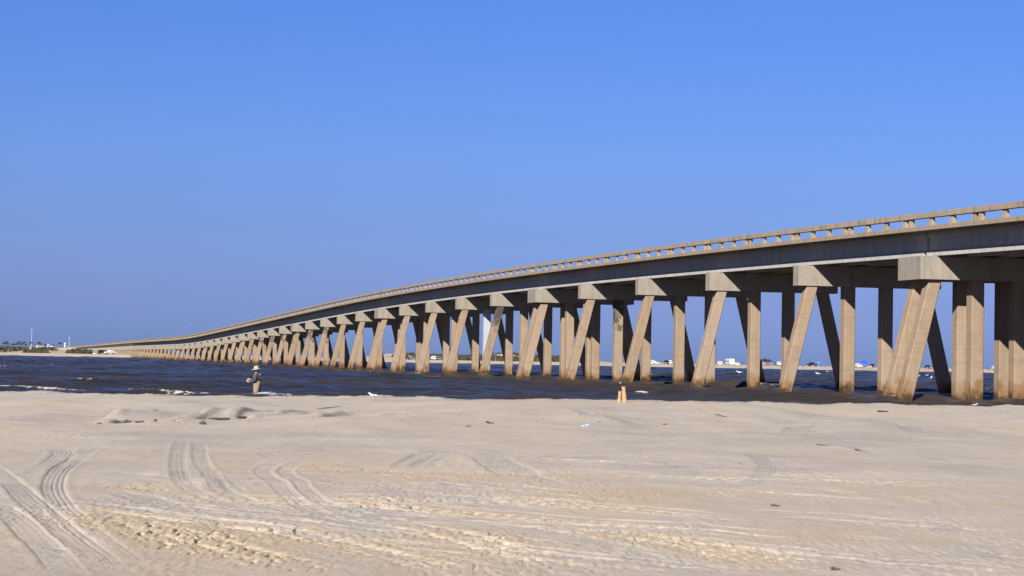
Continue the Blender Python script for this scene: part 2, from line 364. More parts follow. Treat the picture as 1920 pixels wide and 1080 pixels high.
tyre([(-40, 860), (10, 895), (50, 930), (100, 975), (150, 1015), (200, 1060), (240, 1100)], .14, .03, amt=.007)
tyre([(-40, 930), (20, 965), (70, 1010), (110, 1050), (140, 1090)], .13, .03, amt=.007)
tyre([(150, 910), (240, 925), (330, 950), (450, 962), (600, 975)], .20, .02, amt=.008)
tyre([(160, 930), (240, 955), (340, 968), (500, 985), (700, 1030), (860, 1090)], .16, .02, amt=.008)
tyre([(420, 925), (560, 935), (760, 965), (960, 985), (1200, 1035), (1380, 1095)], .22, .02, amt=.008)
tyre([(755, 880), (775, 862), (805, 850), (850, 843), (880, 845)], .20, .035, amt=.006)
tyre([(790, 880), (800, 866), (830, 854), (870, 848)], .20, .025, amt=.006)
tyre([(900, 850), (925, 866), (960, 880), (1000, 905)], .30, .04, amt=.004)
tyre([(640, 905), (760, 925), (880, 938), (1000, 960), (1200, 975)], .3, .02, amt=.006)
tyre([(1300, 835), (1380, 845), (1425, 860), (1440, 880), (1400, 910), (1300, 930)], .14, .014, amt=.005)
tyre([(1480, 812), (1510, 795), (1560, 786), (1610, 784)], .35, .06, amt=0)
tyre([(1650, 783), (1690, 795), (1730, 812), (1800, 820)], .30, .05, amt=0)
for q in range(0): tyre([(1160+q*8, 868+3*(q%3)), (1160+q*8, 880), (1162+q*8, 905)], .022, .012, amt=0)
tyre([(1080, 765), (1100, 778), (1110, 790)], .25, .08, amt=0)
for a, b, c in ((250, 782, 90), (330, 765, 60), (400, 772, 80), (480, 768, 70), (570, 768, 60), (640, 775, 80), (150, 770, 50)):   # soft wind-carved hollows
    tyre([(a, b+8), (a+c*.4, b+1), (a+c, b-2)], .6, .10, amt=0, soft=2.6)
for q in range(26):                         # long faint older tracks sweeping left to right
    a = random.uniform(-200, 1300); b = random.uniform(835, 1010); c = random.uniform(500, 1100); e = random.uniform(15, 70)*(b-780)/150
    k_ = [(a, b-random.uniform(-6, 14)), (a+c*.2, b+e*.1), (a+c*.45, b+e*.42), (a+c*.75, b+e*.75+4), (a+c, b+e)]
    tyre(k_, .11, .018, amt=random.choice([.003, .006])); g_ = random.uniform(9, 16); tyre([(p_+14, r_+g_) for p_, r_ in k_], .11, .018, amt=.005)
    if q % 2: rough([(p_, r_+g_*.5) for p_, r_ in k_], .35, .03, .2, .05)
for q in range(60):                         # stray scuffs
    a = random.uniform(0, 1920); b = random.uniform(830, 1070); c = random.uniform(30, 120)
    tyre([(a, b), (a+c*.5, b+random.uniform(0, 8)), (a+c, b+random.uniform(2, 22))], random.uniform(.05, .14), random.uniform(.008, .02), amt=.003)
foc = (1-sst(40, 75, Y))
Z += fade*foc*(.007*(1-sst(20, 42, Y))*vn(X*24, Y*7, 77)*sst(-.2, .5, fbm(X*.5, Y*.3, 3, 78))+.006*fbm(X*5, Y*3.2, 3, 71)+.012*np.clip(fbm(X*3, Y*1.5, 3, 73), 0, 1)*sst(.1, .6, fbm(X*.3, Y*.15, 3, 75)))
wet = sst(-3, 3, Y-crest)
o = grid_mesh('ground', X, Y, Z, M['sand'], dict(dry=np.clip(dry, -.3, 1), wet=wet), wrap=True)
tag(o, kind='structure')
SANDZ = Z; GX, GY = X, Y
def sand_z(x, y):
    r = sqrt(x*x+y*y); i = min(max(np.searchsorted(ys, r), 1), len(ys)-2); j = min(max(np.searchsorted(tt, atan2(x, y)), 1), len(tt)-2); return float(Z[i, j])
def on_sand(px_, py_):
    p = at(px_, py_, .42)
    for _ in range(4): p = at(px_, py_, sand_z(p.x, p.y))
    return p
# ---------------------------------------------------------------- the pass
BA = .23249634; BX = 22.328; BY = 121.0; SP = 17.824      # bridge heading, corner of the nearest bent, span
def build_water():
    tt = np.concatenate([np.linspace(-4, -.29, 60, endpoint=False), np.linspace(-.29, .29, 900, endpoint=False), np.linspace(.29, 4, 60)])
    ys = [84.0]
    while ys[-1] < 5000: ys.append(ys[-1]+(.22 if ys[-1] < 190 else .22*(ys[-1]/190)**1.75))
    ys = np.array(ys); T, Y = np.meshgrid(tt, ys); X = T*Y
    r = np.random.default_rng(5); Z = np.zeros_like(X); ph0 = 2.4*fbm(X*.03, Y*.03, 3, 81)
    for i in range(26):
        lam = .9*(1.16**i) if i < 17 else r.uniform(1.2, 9); th = r.normal(0, .42)-.25; kx = 2*pi/lam*sin(th); ky = 2*pi/lam*cos(th)
        a = .0135*lam**.72; p = kx*X+ky*Y+r.uniform(0, 6.28)+ph0*(1 if lam > 4 else .6)
        s = .5+.5*np.sin(p); Z += a*(2*s**1.8-.8)*(lam*.5 > .22*(Y/190)**1.75*1.0)
    grp = .75+.5*fbm(X*.05, Y*.035, 3, 91); Z *= grp
    Z += .03*fbm(X*1.5, Y*.9, 3, 95)
    Z *= 1-.55*sst(0, 1, 1-sst(92, 108, Y))
    q = sst(.24, .36, Z)*sst(.30, .55, fbm(X*.12, Y*.07, 3, 101))
    foam = q*.42
    # small surf on the left, breaking wave beside the wooden stumps, wash round the piles
    surf = (1-sst(-.065, .02, T))*np.exp(-((Y-101.2-1.2*vn(X*.3, Y*0, 4))/1.15)**2); foam += surf*.68*sst(-.45, .35, fbm(X*1.3, Y*1.0, 4, 111, .65)); Z += .10*surf
    def patch(px_, py_, lx, ly, h=.12, a=1.0):
        p = at(px_, py_, 0); d = ((X-p.x)/lx)**2+((Y-p.y-.5*np.sin(X*1.3))/ly)**2; e = np.exp(-d); return a*e, h*e
    for args in ((1205, 741, 1.1, 1.5, .30, 1.2), (1180, 745, 1.0, 1.5, .10, .6), (1290, 741, 2.2, 1.3, .08, .75), (1350, 741, 1.0, 1, .05, .6), (1115, 740, .5, 1, .05, .6), (437, 689, 1.3, 3.5, .1, .7), (395, 693, .8, 3, .1, .6), (466, 684, .7, 3, .1, .8), (5, 690, 1.0, 4, .2, .9), (770, 702, 2.5, 2.5, .1, .6), (820, 708, 1.5, 2, .1, .5), (1480, 741, 1.3, 1.5, .06, .5), (1750, 742, 1.3, 2, .1, .6), (1600, 735, 1, 1.5, .1, .6), (104, 686, 1, 3, .1, .6), (560, 688, 1.2, 3, .1, .5), (700, 700, 2, 2, .1, .45)):
        a, h = patch(*args); foam += a*sst(-.45, .15, fbm(X*1.2, Y*.6, 3, 121)); Z += h
    u = -(X-BX)*sin(BA)+(Y-BY)*cos(BA); v = (X-BX)*cos(BA)+(Y-BY)*sin(BA)
    n = np.round((u+.5)/SP); du = u+.5-n*SP
    for vp in (-.7, 3.62, 6.25, 10.6):
        foam += .85*np.exp(-((v-vp)/.9)**2-(du/1.1)**2)*sst(-.2, .4, fbm(X*1.5, Y, 2, 131))
    silt = np.exp(-((v-2)/9)**2)*sst(-.35, .3, fbm(X*.09, Y*.06, 3, 141))*.9+.5*(1-sst(88, 112, Y))*sst(-.02, .1, T)
    o = grid_mesh('sea', X, Y, Z, M['water'], dict(foam=np.clip(foam, 0, 1.5), silt=np.clip(silt, 0, 1))); tag(o, kind='structure')
build_water()
# ---------------------------------------------------------------- far shore
def far_h(X, Y):
    sh = 872+12*fbm(X*.01, X*0, 3, 151); e = Y-sh
    z = -.8+2.05*sst(-8, 28, e)
    t = X/Y
    dune = sst(-.075, -.055, t)*(1-sst(.030, .05, t))*sst(60, 130, e)*(1-sst(280, 420, e))
    z = z+dune*(1.4+2.2*np.clip(fbm(X*.028, Y*.02, 4, 161)+.25, 0, 1))
    left = (1-sst(-.202, -.185, t))*sst(35, 110, e); z = z+left*(1.0+.4*fbm(X*.03, Y*.01, 3, 171)+4.4*sst(1100, 2600, Y))
    z = z+.25*fbm(X*.05, Y*.03, 3, 181)*sst(20, 60, e)
    return z, dune, left, e
tt2 = np.concatenate([np.linspace(-3, -.3, 40, endpoint=False), np.linspace(-.3, .3, 700, endpoint=False), np.linspace(.3, 3, 40)])
ys2 = np.concatenate([np.linspace(850, 1400, 190), np.geomspace(1410, 6000, 60)])
FT, FY = np.meshgrid(tt2, ys2); FX = FT*FY; FZ, du_, le_, ee_ = far_h(FX, FY)
FZ = FZ-2.0*sst(1500, 2600, FY)
green = np.clip(du_*sst(-.1, .3, fbm(FX*.05, FY*.02, 4, 191))+.7*le_*sst(.0, .35, fbm(FX*.04, FY*.02, 3, 193)), 0, 1)
tag(grid_mesh('far_beach', FX, FY, FZ, M['far_sand'], dict(green=green)), kind='structure')
def far_z(x, y): return float(far_h(np.array([[x]]), np.array([[y]]))[0][0, 0])
# ---------------------------------------------------------------- the bridge
NA, NB = -6, 84
def zcap(n):
    if n < 0: return zcap(0)-(.228*-n)
    if n <= 13: return 7.53-.0178*(n-6.3)**2
    if n <= 24: return zcap(13)-.236*(n-13)
    if n <= 31:
        t = (n-24); return zcap(24)-.236*t+.236*t*t/14
    if n < 44: return zcap(31)
    return zcap(31)-.024*(n-44)
CAPH = 1.30; GB = .05; GH = 1.34; ST = .24
def zg(u):                                  # girder underside over length u
    n = (u+.5)/SP; i = math.floor(n); f = n-i
    return (zcap(i)*(1-f)+zcap(i+1)*f)+CAPH+GB
bridge = empty('bridge', (BX, BY, 0), BA)
tag(bridge, 'long concrete road bridge on leaning piles crossing the whole water', 'bridge')
BPOS = Matrix.Translation((BX, BY, 0)) @ Matrix.Rotation(BA, 4, 'Z')
def quad_pile(mb, x0, x1, yc, zt, zb, w=.38, ch=.045):
    r = []
    for x, z in ((x0, zt), (x1, zb)):
        p = [(-w+ch, -w), (w-ch, -w), (w, -w+ch), (w, w-ch), (w-ch, w), (-w+ch, w), (-w, w-ch), (-w, -w+ch)]
        r.append([(x+a, yc+b, z) for a, b in p])
    return mb.loft(r)
far_piles = MB(); BAT = .25
special = {(7, 1, 0): 'pile_pale'}
for n in range(NA, NB+1):
    zb = zcap(n); yc = n*SP-.5; joint = n % 5 == 0
    hw = 1.6 if joint else .5
    mb = MB(); c = .03
    mb.box(0, 9.93, yc-hw, yc+hw, zb, zb+CAPH, .03)
    for g in range(5):                      # bearing seats
        gx = 1.23+1.87*g
        for s in ((-1, 1) if joint else (0,)): mb.box(gx-.25, gx+.25, yc+s*.5-.2, yc+s*.5+.2, zb+CAPH-.01, zb+CAPH+GB-.003)
    cap = mb.build('pier_cap', M['cap'], bridge)
    rows = (-.93, .93) if joint else (0,)
    for ri, ro in enumerate(rows):
        for k_, (xt, bt) in enumerate(((1.05, -BAT), (3.62, 0), (6.25, 0), (8.88, BAT))):
            drop = zb+1.5; args = (xt, xt+bt*drop, yc+ro, zb+.10, -1.5)
            if -1 <= n <= 21:
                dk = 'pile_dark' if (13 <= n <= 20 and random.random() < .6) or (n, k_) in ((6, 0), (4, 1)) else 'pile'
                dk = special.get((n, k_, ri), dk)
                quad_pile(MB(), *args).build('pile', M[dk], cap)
                if (n, k_, ri) == (0, 1, 0):    # round brown mark low on this pile
                    pl_ = cap.children[-1]; mk = MB(); cz = 1.0
                    mk.loft([[(xt+.09+.27*cos(t*pi/12), yc+ro-.383-q_, cz+.30*sin(t*pi/12)) for t in range(24)] for q_ in (0, .004)]); mk.build('round_mark', M['mark'], pl_)
            else: quad_pile(far_piles, *args)
o = far_piles.build('pile', M['pile'], bridge); tag(o, kind='stuff')
def sweep(mb, sec, us, zf, x0=0):
    return mb.loft([[(x0+a, u, zf(u)+b) for a, b in sec] for u in us])
gsec = [(-.28, 0), (.28, 0), (.28, .20), (.09, .36), (.09, GH-.30), (.20, GH-.18), (.20, GH), (-.20, GH), (-.20, GH-.18), (-.09, GH-.30), (-.09, .36), (-.28, .20)]
posts_far = MB(); npost = 0
units = list(range(-5, 85, 5)); units = [(-6, -5)]+[(a, min(a+5, NB)) for a in units]
for (a, b) in units:
    if b <= a: continue
    us = [a*SP-.5+(b-a)*SP*i/((b-a)*2) for i in range((b-a)*2+1)]; ug = list(us); ug[0] += .2; ug[-1] -= .2
    us[0] += .012; us[-1] -= .012
    for g in range(5): sweep(MB(), gsec, ug, zg, 1.23+1.87*g).build('girder', M['girder'], bridge)
    top = lambda u: zg(u)+GH
    mb = MB(); sweep(mb, [(-.25, .0), (.95, .0), (.95, .006), (8.98, .006), (8.98, .0), (10.18, .0), (10.18, ST), (-.25, ST)], us, top)
    for n in range(a, b+1):                 # cross walls between the girders over each bent
        yy = n*SP-.5+(.7 if n == a else -.7 if n == b else 0)
        for g in range(4): mb.box(1.33+1.87*g, 3.00+1.87*g, yy-.12, yy+.12, zg(n*SP-.5)+.25, zg(n*SP-.5)+GH-.004)
    u_ = a*SP+1                             # hangers left under the overhang
    while u_ < b*SP-1:
        mb.box(-.10, .12, u_-.16, u_+.16, top(u_)-.05, top(u_)-.003); u_ += 1.9
    mb.build('deck_slab', M['slab'], bridge)
    sweep(MB(), [(.2, ST+.004), (9.73, ST+.004), (9.73, ST+.05), (.2, ST+.05)], us, top).build('road_surface', M['asphalt'], bridge)
    for side, (xa, xb) in enumerate(((-.235, .065), (9.865, 10.165))):
        mb = MB()
        npan = (b-a)*2; pl = (us[-1]-us[0])/npan
        rail_root = None
        for i in range(npan):
            q0 = us[0]+pl*i+.012; q1 = us[0]+pl*(i+1)-.012
            sweep(mb, [(xa, ST+.45), (xa+.03, ST+.43), (xb-.03, ST+.43), (xb, ST+.45), (xb, ST+.73), (xb-.03, ST+.75), (xa+.03, ST+.75), (xa, ST+.73)], [q0, q1], top)
        rail_root = mb.build('railing', M['rail'], bridge)
        for i in range(npan):
            q0 = us[0]+pl*i
            for j in range(4):
                uc = q0+.385+j*(pl-.77)/3; z0 = top(uc)+ST
                big = side == 0 and a >= -5 and npost < 96 and uc > -SP*1.3
                pm = MB() if big else posts_far
                pm.loft([[(xa+.01, uc-.215, z0-.02), (xb-.02, uc-.215, z0-.02), (xb-.02, uc+.215, z0-.02), (xa+.01, uc+.215, z0-.02)], [(xa+.12, uc-.19, z0+.47), (xb-.04, uc-.19, z0+.47), (xb-.04, uc+.19, z0+.47), (xa+.12, uc+.19, z0+.47)]])
                if big: pm.build('rail_post', M['rail'], rail_root); npost += 1
tag(posts_far.build('rail_post', M['rail'], bridge), kind='stuff')
# road carried on past the bridge end on a bank
mb = MB(); ue = NB*SP
def zr(u): return zg(NB*SP-.5)+GH-.0003*(u-ue)
us = [ue+2+i*40 for i in range(34)]
sweep(mb, [(-14, -6), (23, -6), (10.5, ST), (-1.2, ST)], us, zr)
o = mb.build('road_embankment', M['far_sand'], None); o.location = (BX, BY, 0); o.rotation_euler = (0, 0, BA); tag(o, kind='structure')
mb = MB(); sweep(mb, [(-.9, ST-.5), (-.5, ST-.5), (-.5, ST+.75), (-.9, ST+.75)], us, zr); o = mb.build('roadside_barrier', M['slab'], None); o.location = (BX, BY, 0); o.rotation_euler = (0, 0, BA); tag(o, 'low brown barrier along the raised road beyond the far left end of the bridge', 'barrier')
# ---------------------------------------------------------------- figures
def skin_obj(name, nodes, edges, mat, parent=None, sub=2, root=0):
    me = bpy.data.meshes.new(name); me.from_pydata([n[0] for n in nodes], edges, []); me.update()
    o = bpy.data.objects.new(name, me); COL.objects.link(o); m = o.modifiers.new('Skin', 'SKIN')
    if not me.skin_vertices: 
        bm = bmesh.new(); bm.from_mesh(me); bm.verts.layers.skin.verify(); bm.to_mesh(me); bm.free()
    sv = me.skin_vertices[0].data
    for i, n in enumerate(nodes):
        r = n[1]; sv[i].radius = (r, r) if not hasattr(r, '__len__') else r; sv[i].use_root = (i == root)
    m.use_smooth_shade = True
    ss = o.modifiers.new('Sub', 'SUBSURF'); ss.levels = sub; ss.render_levels = sub
    dg = bpy.context.evaluated_depsgraph_get(); dg.update(); ev = o.evaluated_get(dg); nm = bpy.data.meshes.new_from_object(ev)
    o.modifiers.clear(); o.data = nm; nm.name = name; nm.materials.clear(); nm.materials.append(mat)
    nm.polygons.foreach_set('use_smooth', [True]*len(nm.polygons))
    if parent: o.parent = parent
    return o
def join_into(o, mb, slotmat=None):
    pass
def angler(loc, rz):
    r = empty('person', loc, rz); r.scale = (1.06, 1.06, 1.06)            # local +x is where he faces
    tag(r, 'angler in tan waders, dark jacket and pale brimmed hat standing in the water', 'person')
    hip = .95
    # bare body: pelvis, spine, neck, head, arms
    B = [((0, 0, hip), .13), ((.01, 0, 1.18), .13), ((.02, 0, 1.38), .14), ((.04, 0, 1.50), .060), ((.06, 0, 1.57), .060), ((.075, 0, 1.65), (.082, .10)), ((.07, 0, 1.72), (.075, .09)),
         ((.02, .19, 1.42), .06), ((.04, .25, 1.16), .045), ((.28, .13, 1.11), .034), ((.36, .10, 1.12), .028),
         ((.02, -.19, 1.42), .06), ((.05, -.25, 1.17), .045), ((.27, -.10, 1.20), .034), ((.36, -.04, 1.22), .028),
         ((0, .10, .80), .09), ((.02, .11, .48), .065), ((0, .12, .10), .05), ((.15, .13, .05), .04),
         ((0, -.10, .80), .09), ((.04, -.11, .48), .065), ((.02, -.12, .10), .05), ((.17, -.13, .05), .04)]
    E = [(0, 1), (1, 2), (2, 3), (3, 4), (4, 5), (5, 6), (2, 7), (7, 8), (8, 9), (9, 10), (2, 11), (11, 12), (12, 13), (13, 14), (0, 15), (15, 16), (16, 17), (17, 18), (0, 19), (19, 20), (20, 21), (21, 22)]
    # palms with five fingers, closed round rod and reel
    for wrist, sgn, g in ((10, -1, Vector((.43, .07, 1.15))), (14, 1, Vector((.43, -.01, 1.24)))):
        wp = Vector(B[wrist][0]); pi_ = len(B); B.append((tuple(wp.lerp(g, .6)), .030)); E.append((wrist, pi_)); palm = Vector(B[pi_][0])
        for f_ in range(4):
            off = Vector((.02, 0, .026*(1.5-f_))); p1 = palm+off+Vector((.03, sgn*.012, 0)); p2 = p1+Vector((.022, sgn*.022, -.004)); p3 = p2+Vector((-.012, sgn*.02, -.004))
            b_ = len(B); ln = (.95, 1.05, 1, .85)[f_]; B += [(tuple(p1), .0105), (tuple(p1+(p2-p1)*ln), .0095), (tuple(p1+(p3-p1)*ln), .008)]; E += [(pi_, b_), (b_, b_+1), (b_+1, b_+2)]
        b_ = len(B); t1 = palm+Vector((-.005, -sgn*.01, .035)); B += [(tuple(t1), .011), (tuple(t1+Vector((.03, sgn*.01, .02))), .009)]; E += [(pi_, b_), (b_, b_+1)]
    body = skin_obj('body', B, E, M['skin'], r)
    mb = MB()
    mb.loft([[(.155+a*.012, b*.016, 1.665-c*.028) for a, b in ((0, -1), (1, -.4), (1.6, 0), (1, .4), (0, 1), (-1, 0))] for c in (-1, 0, .6, 1)])      # nose
    for s in (-1, 1): mb.sph((.07, s*.098, 1.655), .024, 6, 4, (.7, .4, 1.2))
    mb.build('face', M['skin'], body, True)
    mb = MB()
    for s in (-1, 1): mb.sph((.148, s*.035, 1.685), .011, 6, 4)
    mb.box(.152, .160, -.025, .025, 1.615, 1.622); mb.build('eyes_and_mouth', M['rodm'], body)
    mb = MB(); mb.sph((.045, 0, 1.66), .105, 10, 6, (.85, 1, 1)); mb.build('hair', FAB['grey'], r, True)
    J = [((0, 0, 1.12), (.175, .19)), ((.005, 0, 1.26), (.17, .20)), ((.0, 0, 1.42), (.14, .16)), ((.03, 0, 1.50), .085),
         ((.01, .19, 1.43), .088), ((.02, .28, 1.17), .072), ((.33, .115, 1.12), .048), ((.01, -.19, 1.43), .088), ((.03, -.28, 1.18), .072), ((.33, -.06, 1.215), .048)]
    skin_obj('jacket', J, [(0, 1), (1, 2), (2, 3), (2, 4), (4, 5), (5, 6), (2, 7), (7, 8), (8, 9)], M['jacket'], r)
    Wd = [((.01, 0, 1.20), (.185, .205)), ((.0, 0, 1.04), (.18, .20)), ((0, 0, .90), (.19, .20)), ((.01, .10, .68), .135), ((.02, .11, .46), .11), ((.01, .12, .14), .09), ((.01, -.10, .68), .135), ((.05, -.11, .46), .11), ((.03, -.12, .14), .09)]
    wd = skin_obj('waders', Wd, [(0, 1), (1, 2), (2, 3), (3, 4), (4, 5), (2, 6), (6, 7), (7, 8)], M['waders'], r)
    mb = MB()
    for s in (-1, 1): mb.tube([(.16, s*.09, 1.30), (.14, s*.10, 1.44), (.02, s*.11, 1.545), (-.13, s*.08, 1.44), (-.165, s*.05, 1.28)], .016, 5)
    mb.build('shoulder_strap', M['waders'], wd)
    for s, x in ((1, 0), (-1, .02)):
        mb = MB(); mb.loft([[(x+a*.10+.0, s*.12+b*.065, z) for a, b in ((-1, -.7), (1.5, -.8), (2.4, 0), (1.5, .8), (-1, .7), (-1.2, 0))] for z in (0, .06)]+[[(x+a*.07, s*.12+b*.07, .18) for a, b in ((-1, -.7), (1, -.8), (1.3, 0), (1, .8), (-1, .7), (-1.2, 0))]]); mb.build('boot', M['boot'], r, True)
    # hat
    mb = MB(); n = 18
    def ring(rr, z, dr=0, ax=1.12): return [(.06+rr*ax*cos(2*pi*i/n), rr*sin(2*pi*i/n), z+dr*cos(4*pi*i/n)-.35*rr*cos(2*pi*i/n)*.35) for i in range(n)]
    mb.loft([ring(.225, 1.685, .012), ring(.105, 1.715), ring(.100, 1.80), ring(.082, 1.845), ring(.03, 1.85), ring(.028, 1.84), ring(.075, 1.83), ring(.095, 1.79), ring(.100, 1.708), ring(.222, 1.678, .012)])
    hat = mb.build('hat', M['hat'], r, True)
    mb = MB(); mb.loft([ring(.107, 1.716), ring(.104, 1.745)], False); mb.build('hat_band', FAB['khaki'], hat, True)
    return r
ANG = at(479, 741, 0); ANG = Vector((ANG.x, ANG.y+.6, -.56))
pr = angler(ANG, radians(168))
# rod and reel, held but its own thing
rod = empty('fishing_rod', (ANG.x, ANG.y, ANG.z), radians(168)); tag(rod, 'thin dark fishing rod with a white reel held by the angler in waders', 'fishing rod')
mb = MB(); pts = [Vector((.24, 0, 1.10)).lerp(Vector((1.55, .05, 2.25)), i/8)+Vector((0, 0, -.10*(i/8)**3)) for i in range(9)]
mb.tube(pts, [.013, .013, .011, .009, .008, .007, .006, .005, .004], 6); mb.build('rod_blank', M['rodm'], rod)
mb = MB(); mb.tube([(.50, 0, 1.22), (.50, 0, 1.28)], .034, 10); mb.tube([(.47, 0, 1.30), (.44, 0, 1.33)], .012, 6); mb.build('reel', M['whiteplastic'], rod)
# ---------------------------------------------------------------- small figures on the far shore
def figure_mesh(pose):
    st, lean = pose
    B = [((0, 0, .92), .12), ((lean*.5, 0, 1.15), .13), ((lean, 0, 1.38), .14), ((lean, 0, 1.50), .06), ((lean, 0, 1.64), .10),
         ((lean, .18, 1.40), .06), ((lean, .26, 1.12), .05), ((lean+.10, .24, .88), .04), ((lean, -.18, 1.40), .06), ((lean, -.26, 1.12), .05), ((lean+.05, -.25, .86), .04),
         ((st, .10, .50), .08), ((st*1.2, .11, .08), .06), ((st*1.2+.12, .12, .04), .05), ((-st, -.10, .50), .08), ((-st*1.3, -.11, .08), .06), ((-st*1.3+.12, -.12, .04), .05)]
    E = [(0, 1), (1, 2), (2, 3), (3, 4), (2, 5), (5, 6), (6, 7), (2, 8), (8, 9), (9, 10), (0, 11), (11, 12), (12, 13), (0, 14), (14, 15), (15, 16)]
    return B, E
fig_proto = {}
def far_person(px_, d, shirt, short, label, pose=(.0, 0), z=None, rz=0):
    key = (shirt, short, pose)
    x = (px_-960)/F*d; zz = far_z(x, d) if z is None else z
    if key not in fig_proto:
        B, E = figure_mesh(pose); o = skin_obj('person', B, E, M['skin'], None, 1)
        o.data.materials.append(FAB[shirt]); o.data.materials.append(FAB[short])
        for p in o.data.polygons:
            c = p.center
            p.material_index = 1 if 1.0 < c.z < 1.47 else 2 if .5 < c.z <= 1.0 and abs(c.y) < .22 else 0
        fig_proto[key] = o
    else:
        o = fig_proto[key].copy(); COL.objects.link(o)
    o.location = (x, d, zz); o.rotation_euler = (0, 0, rz); tag(o, label, 'person', 'people on the far beach'); return o
# ---------------------------------------------------------------- vehicles (local +x forward)
def car_proto(kind):
    r = empty('parked_car', (0, 0, 0)); hw = .92
    if kind == 'suv': prof = [(-2.3, .45), (-2.35, .95), (-2.2, 1.15), (-2.05, 1.72), (-1.7, 1.80), (.35, 1.78), (1.0, 1.18), (2.1, 1.02), (2.3, .80), (2.3, .45)]; win = [(-1.95, 1.20), (-1.82, 1.66), (.25, 1.66), (.82, 1.20)]
    elif kind == 'pickup': prof = [(-2.7, .50), (-2.7, 1.12), (-.95, 1.12), (-.80, 1.80), (.50, 1.80), (1.15, 1.20), (2.5, 1.08), (2.65, .85), (2.65, .50)]; win = [(-.72, 1.22), (-.65, 1.68), (.42, 1.68), (.95, 1.22)]
    else: prof = [(-2.2, .35), (-2.25, .85), (-1.7, 1.00), (-1.15, 1.42), (.10, 1.44), (.85, .98), (2.0, .85), (2.2, .65), (2.2, .35)]; win = [(-1.35, 1.02), (-1.05, 1.36), (.05, 1.36), (.62, 1.00)]
    rings = []
    for y, s, zs in ((-hw, .985, .0), (-hw+.07, 1, 0), (hw-.07, 1, 0), (hw, .985, 0)):
        rings.append([(a*s, (y*.84 if b > 1.3 else y), b) for a, b in prof])
    n = len(prof); mb = MB(); mb.loft(rings)
    if kind == 'pickup': mb.box(-2.6, -1.05, -.84, .84, 1.125, 1.13)
    mb.build('body', None, r)
    wm = MB()
    for s in (-1, 1):
        wm.loft([[(a, s*(hw*(.845 if b > 1.3 else .93)+.018), b) for a, b in win], [(a, s*(hw*(.845 if b > 1.3 else .93)-.02), b) for a, b in win]])
    a0, b0 = win[3]; a1, b1 = win[2]
    wm.loft([[(a0+.22, y, b0+.02), (a1+.16, y, b1), (a1+.10, y, b1), (a0+.10, y, b0+.02)] for y in (-.70, .70)])
    wm.build('windows', M['glass'], r)
    fx = 1.45 if kind != 'pickup' else 1.7; bx = -1.4 if kind != 'pickup' else -1.75; R_ = .37 if kind != 'car' else .32
    for x in (fx, bx):
        for s in (-1, 1):
            w = MB(); w.tube([(x, s*(hw-.20), R_), (x, s*(hw+.02), R_)], R_, 14); wo = w.build('wheel', M['tyre'], r)
            w = MB(); w.tube([(x, s*(hw-.05), R_), (x, s*(hw+.035), R_)], R_*.58, 10); w.build('rim', M['rim'], wo)
    for s in (-1, 1):
        xf = prof[-2][0]; w = MB(); w.box(xf-.12, xf+.02, s*.62-.16, s*.62+.16, .68, .84); w.build('headlight', M['lamp'], r)
        xb = prof[1][0]; w = MB(); w.box(xb-.02, xb+.10, s*.72-.10, s*.72+.10, .80, 1.0); w.build('tail_light', M['taillamp'], r)
    return r
protos = {k: car_proto(k) for k in ('suv', 'pickup', 'car')}; used = set(); bodies = {}
def place_car(kind, color, px_, d, rz, label, dz=0):
    x = (px_-960)/F*d
    if kind not in used: r = protos[kind]; used.add(kind)
    else: r = copy_tree(protos[kind])
    for ch in r.children:
        if ch.name.startswith('body'):
            if (kind, color) not in bodies:
                me = ch.data.copy() if len(ch.data.materials) else ch.data
                me.materials.clear(); me.materials.append(PAINT[color]); bodies[(kind, color)] = me
            ch.data = bodies[(kind, color)]
    r.location = (x, d, far_z(x, d)-.03+dz); r.rotation_euler = (0, 0, rz); tag(r, label, 'car' if kind != 'pickup' else 'truck', 'vehicles parked on the far beach'); return r
place_car('suv', 'black', 196.5, 905, .75, 'black car at the water edge left of the white pickup, before the last bridge piles')
place_car('pickup', 'white', 210, 900, .75, 'white pickup truck at the foot of the far left bridge piles')
place_car('suv', 'black', 7, 905, -1.53, 'dark car on the beach at the far left edge of the view')
place_car('suv', 'black', 764, 925, -1.5, 'black car under the pale dune peak, left one of three close together')
place_car('pickup', 'silver', 770, 935, -1.52, 'silver pickup under the pale dune peak, between two darker cars')
place_car('suv', 'grey', 776.5, 925, -0.85, 'grey car under the pale dune peak, right one of three close together')
place_car('car', 'black', 807, 915, -1.52, 'black low car seen just right of the second gap with dunes')
place_car('suv', 'white', 816, 920, -1.55, 'white car below the grassy dune, between a low black car and a grey car')
place_car('suv', 'grey', 825, 925, -1.47, 'grey car below the grassy dune, right of the white car')
place_car('pickup', 'white', 1059, 925, -1.5, 'white pickup in the gap left of the tall pile pair, below dunes')
place_car('suv', 'white', 1224, 920, -1.55, 'white car at the end of the dunes, left of a second white car')
place_car('car', 'white', 1232, 925, -0.8, 'low white car at the end of the dunes, right of a taller white car')
place_car('suv', 'black', 1252, 915, -1.52, 'black car on the open beach left of a white pickup, between piles')
place_car('pickup', 'white', 1258, 925, -1.55, 'white pickup beside a black car on the open beach between piles')
place_car('suv', 'white', 1352, 930, -1.52, 'white car left of the tall camper van on the far beach')
place_car('car', 'white', 1384, 925, -1.52, 'low white car right of the tall camper van on the far beach')
place_car('suv', 'black', 1428, 918, -1.52, 'black car left of the dark canopy crowd on the far beach')
place_car('car', 'black', 1458, 940, -1.55, 'low dark car right of the dark canopy crowd')
place_car('suv', 'silver', 1463, 935, -1.55, 'silver car beside the low dark car right of the dark canopy')
place_car('pickup', 'black', 1524, 935, -0.82, 'black pickup standing alone on the pale beach right of a lone standing person')
place_car('suv', 'brown', 1604, 930, -1.52, 'reddish brown car left of the blue canopy')
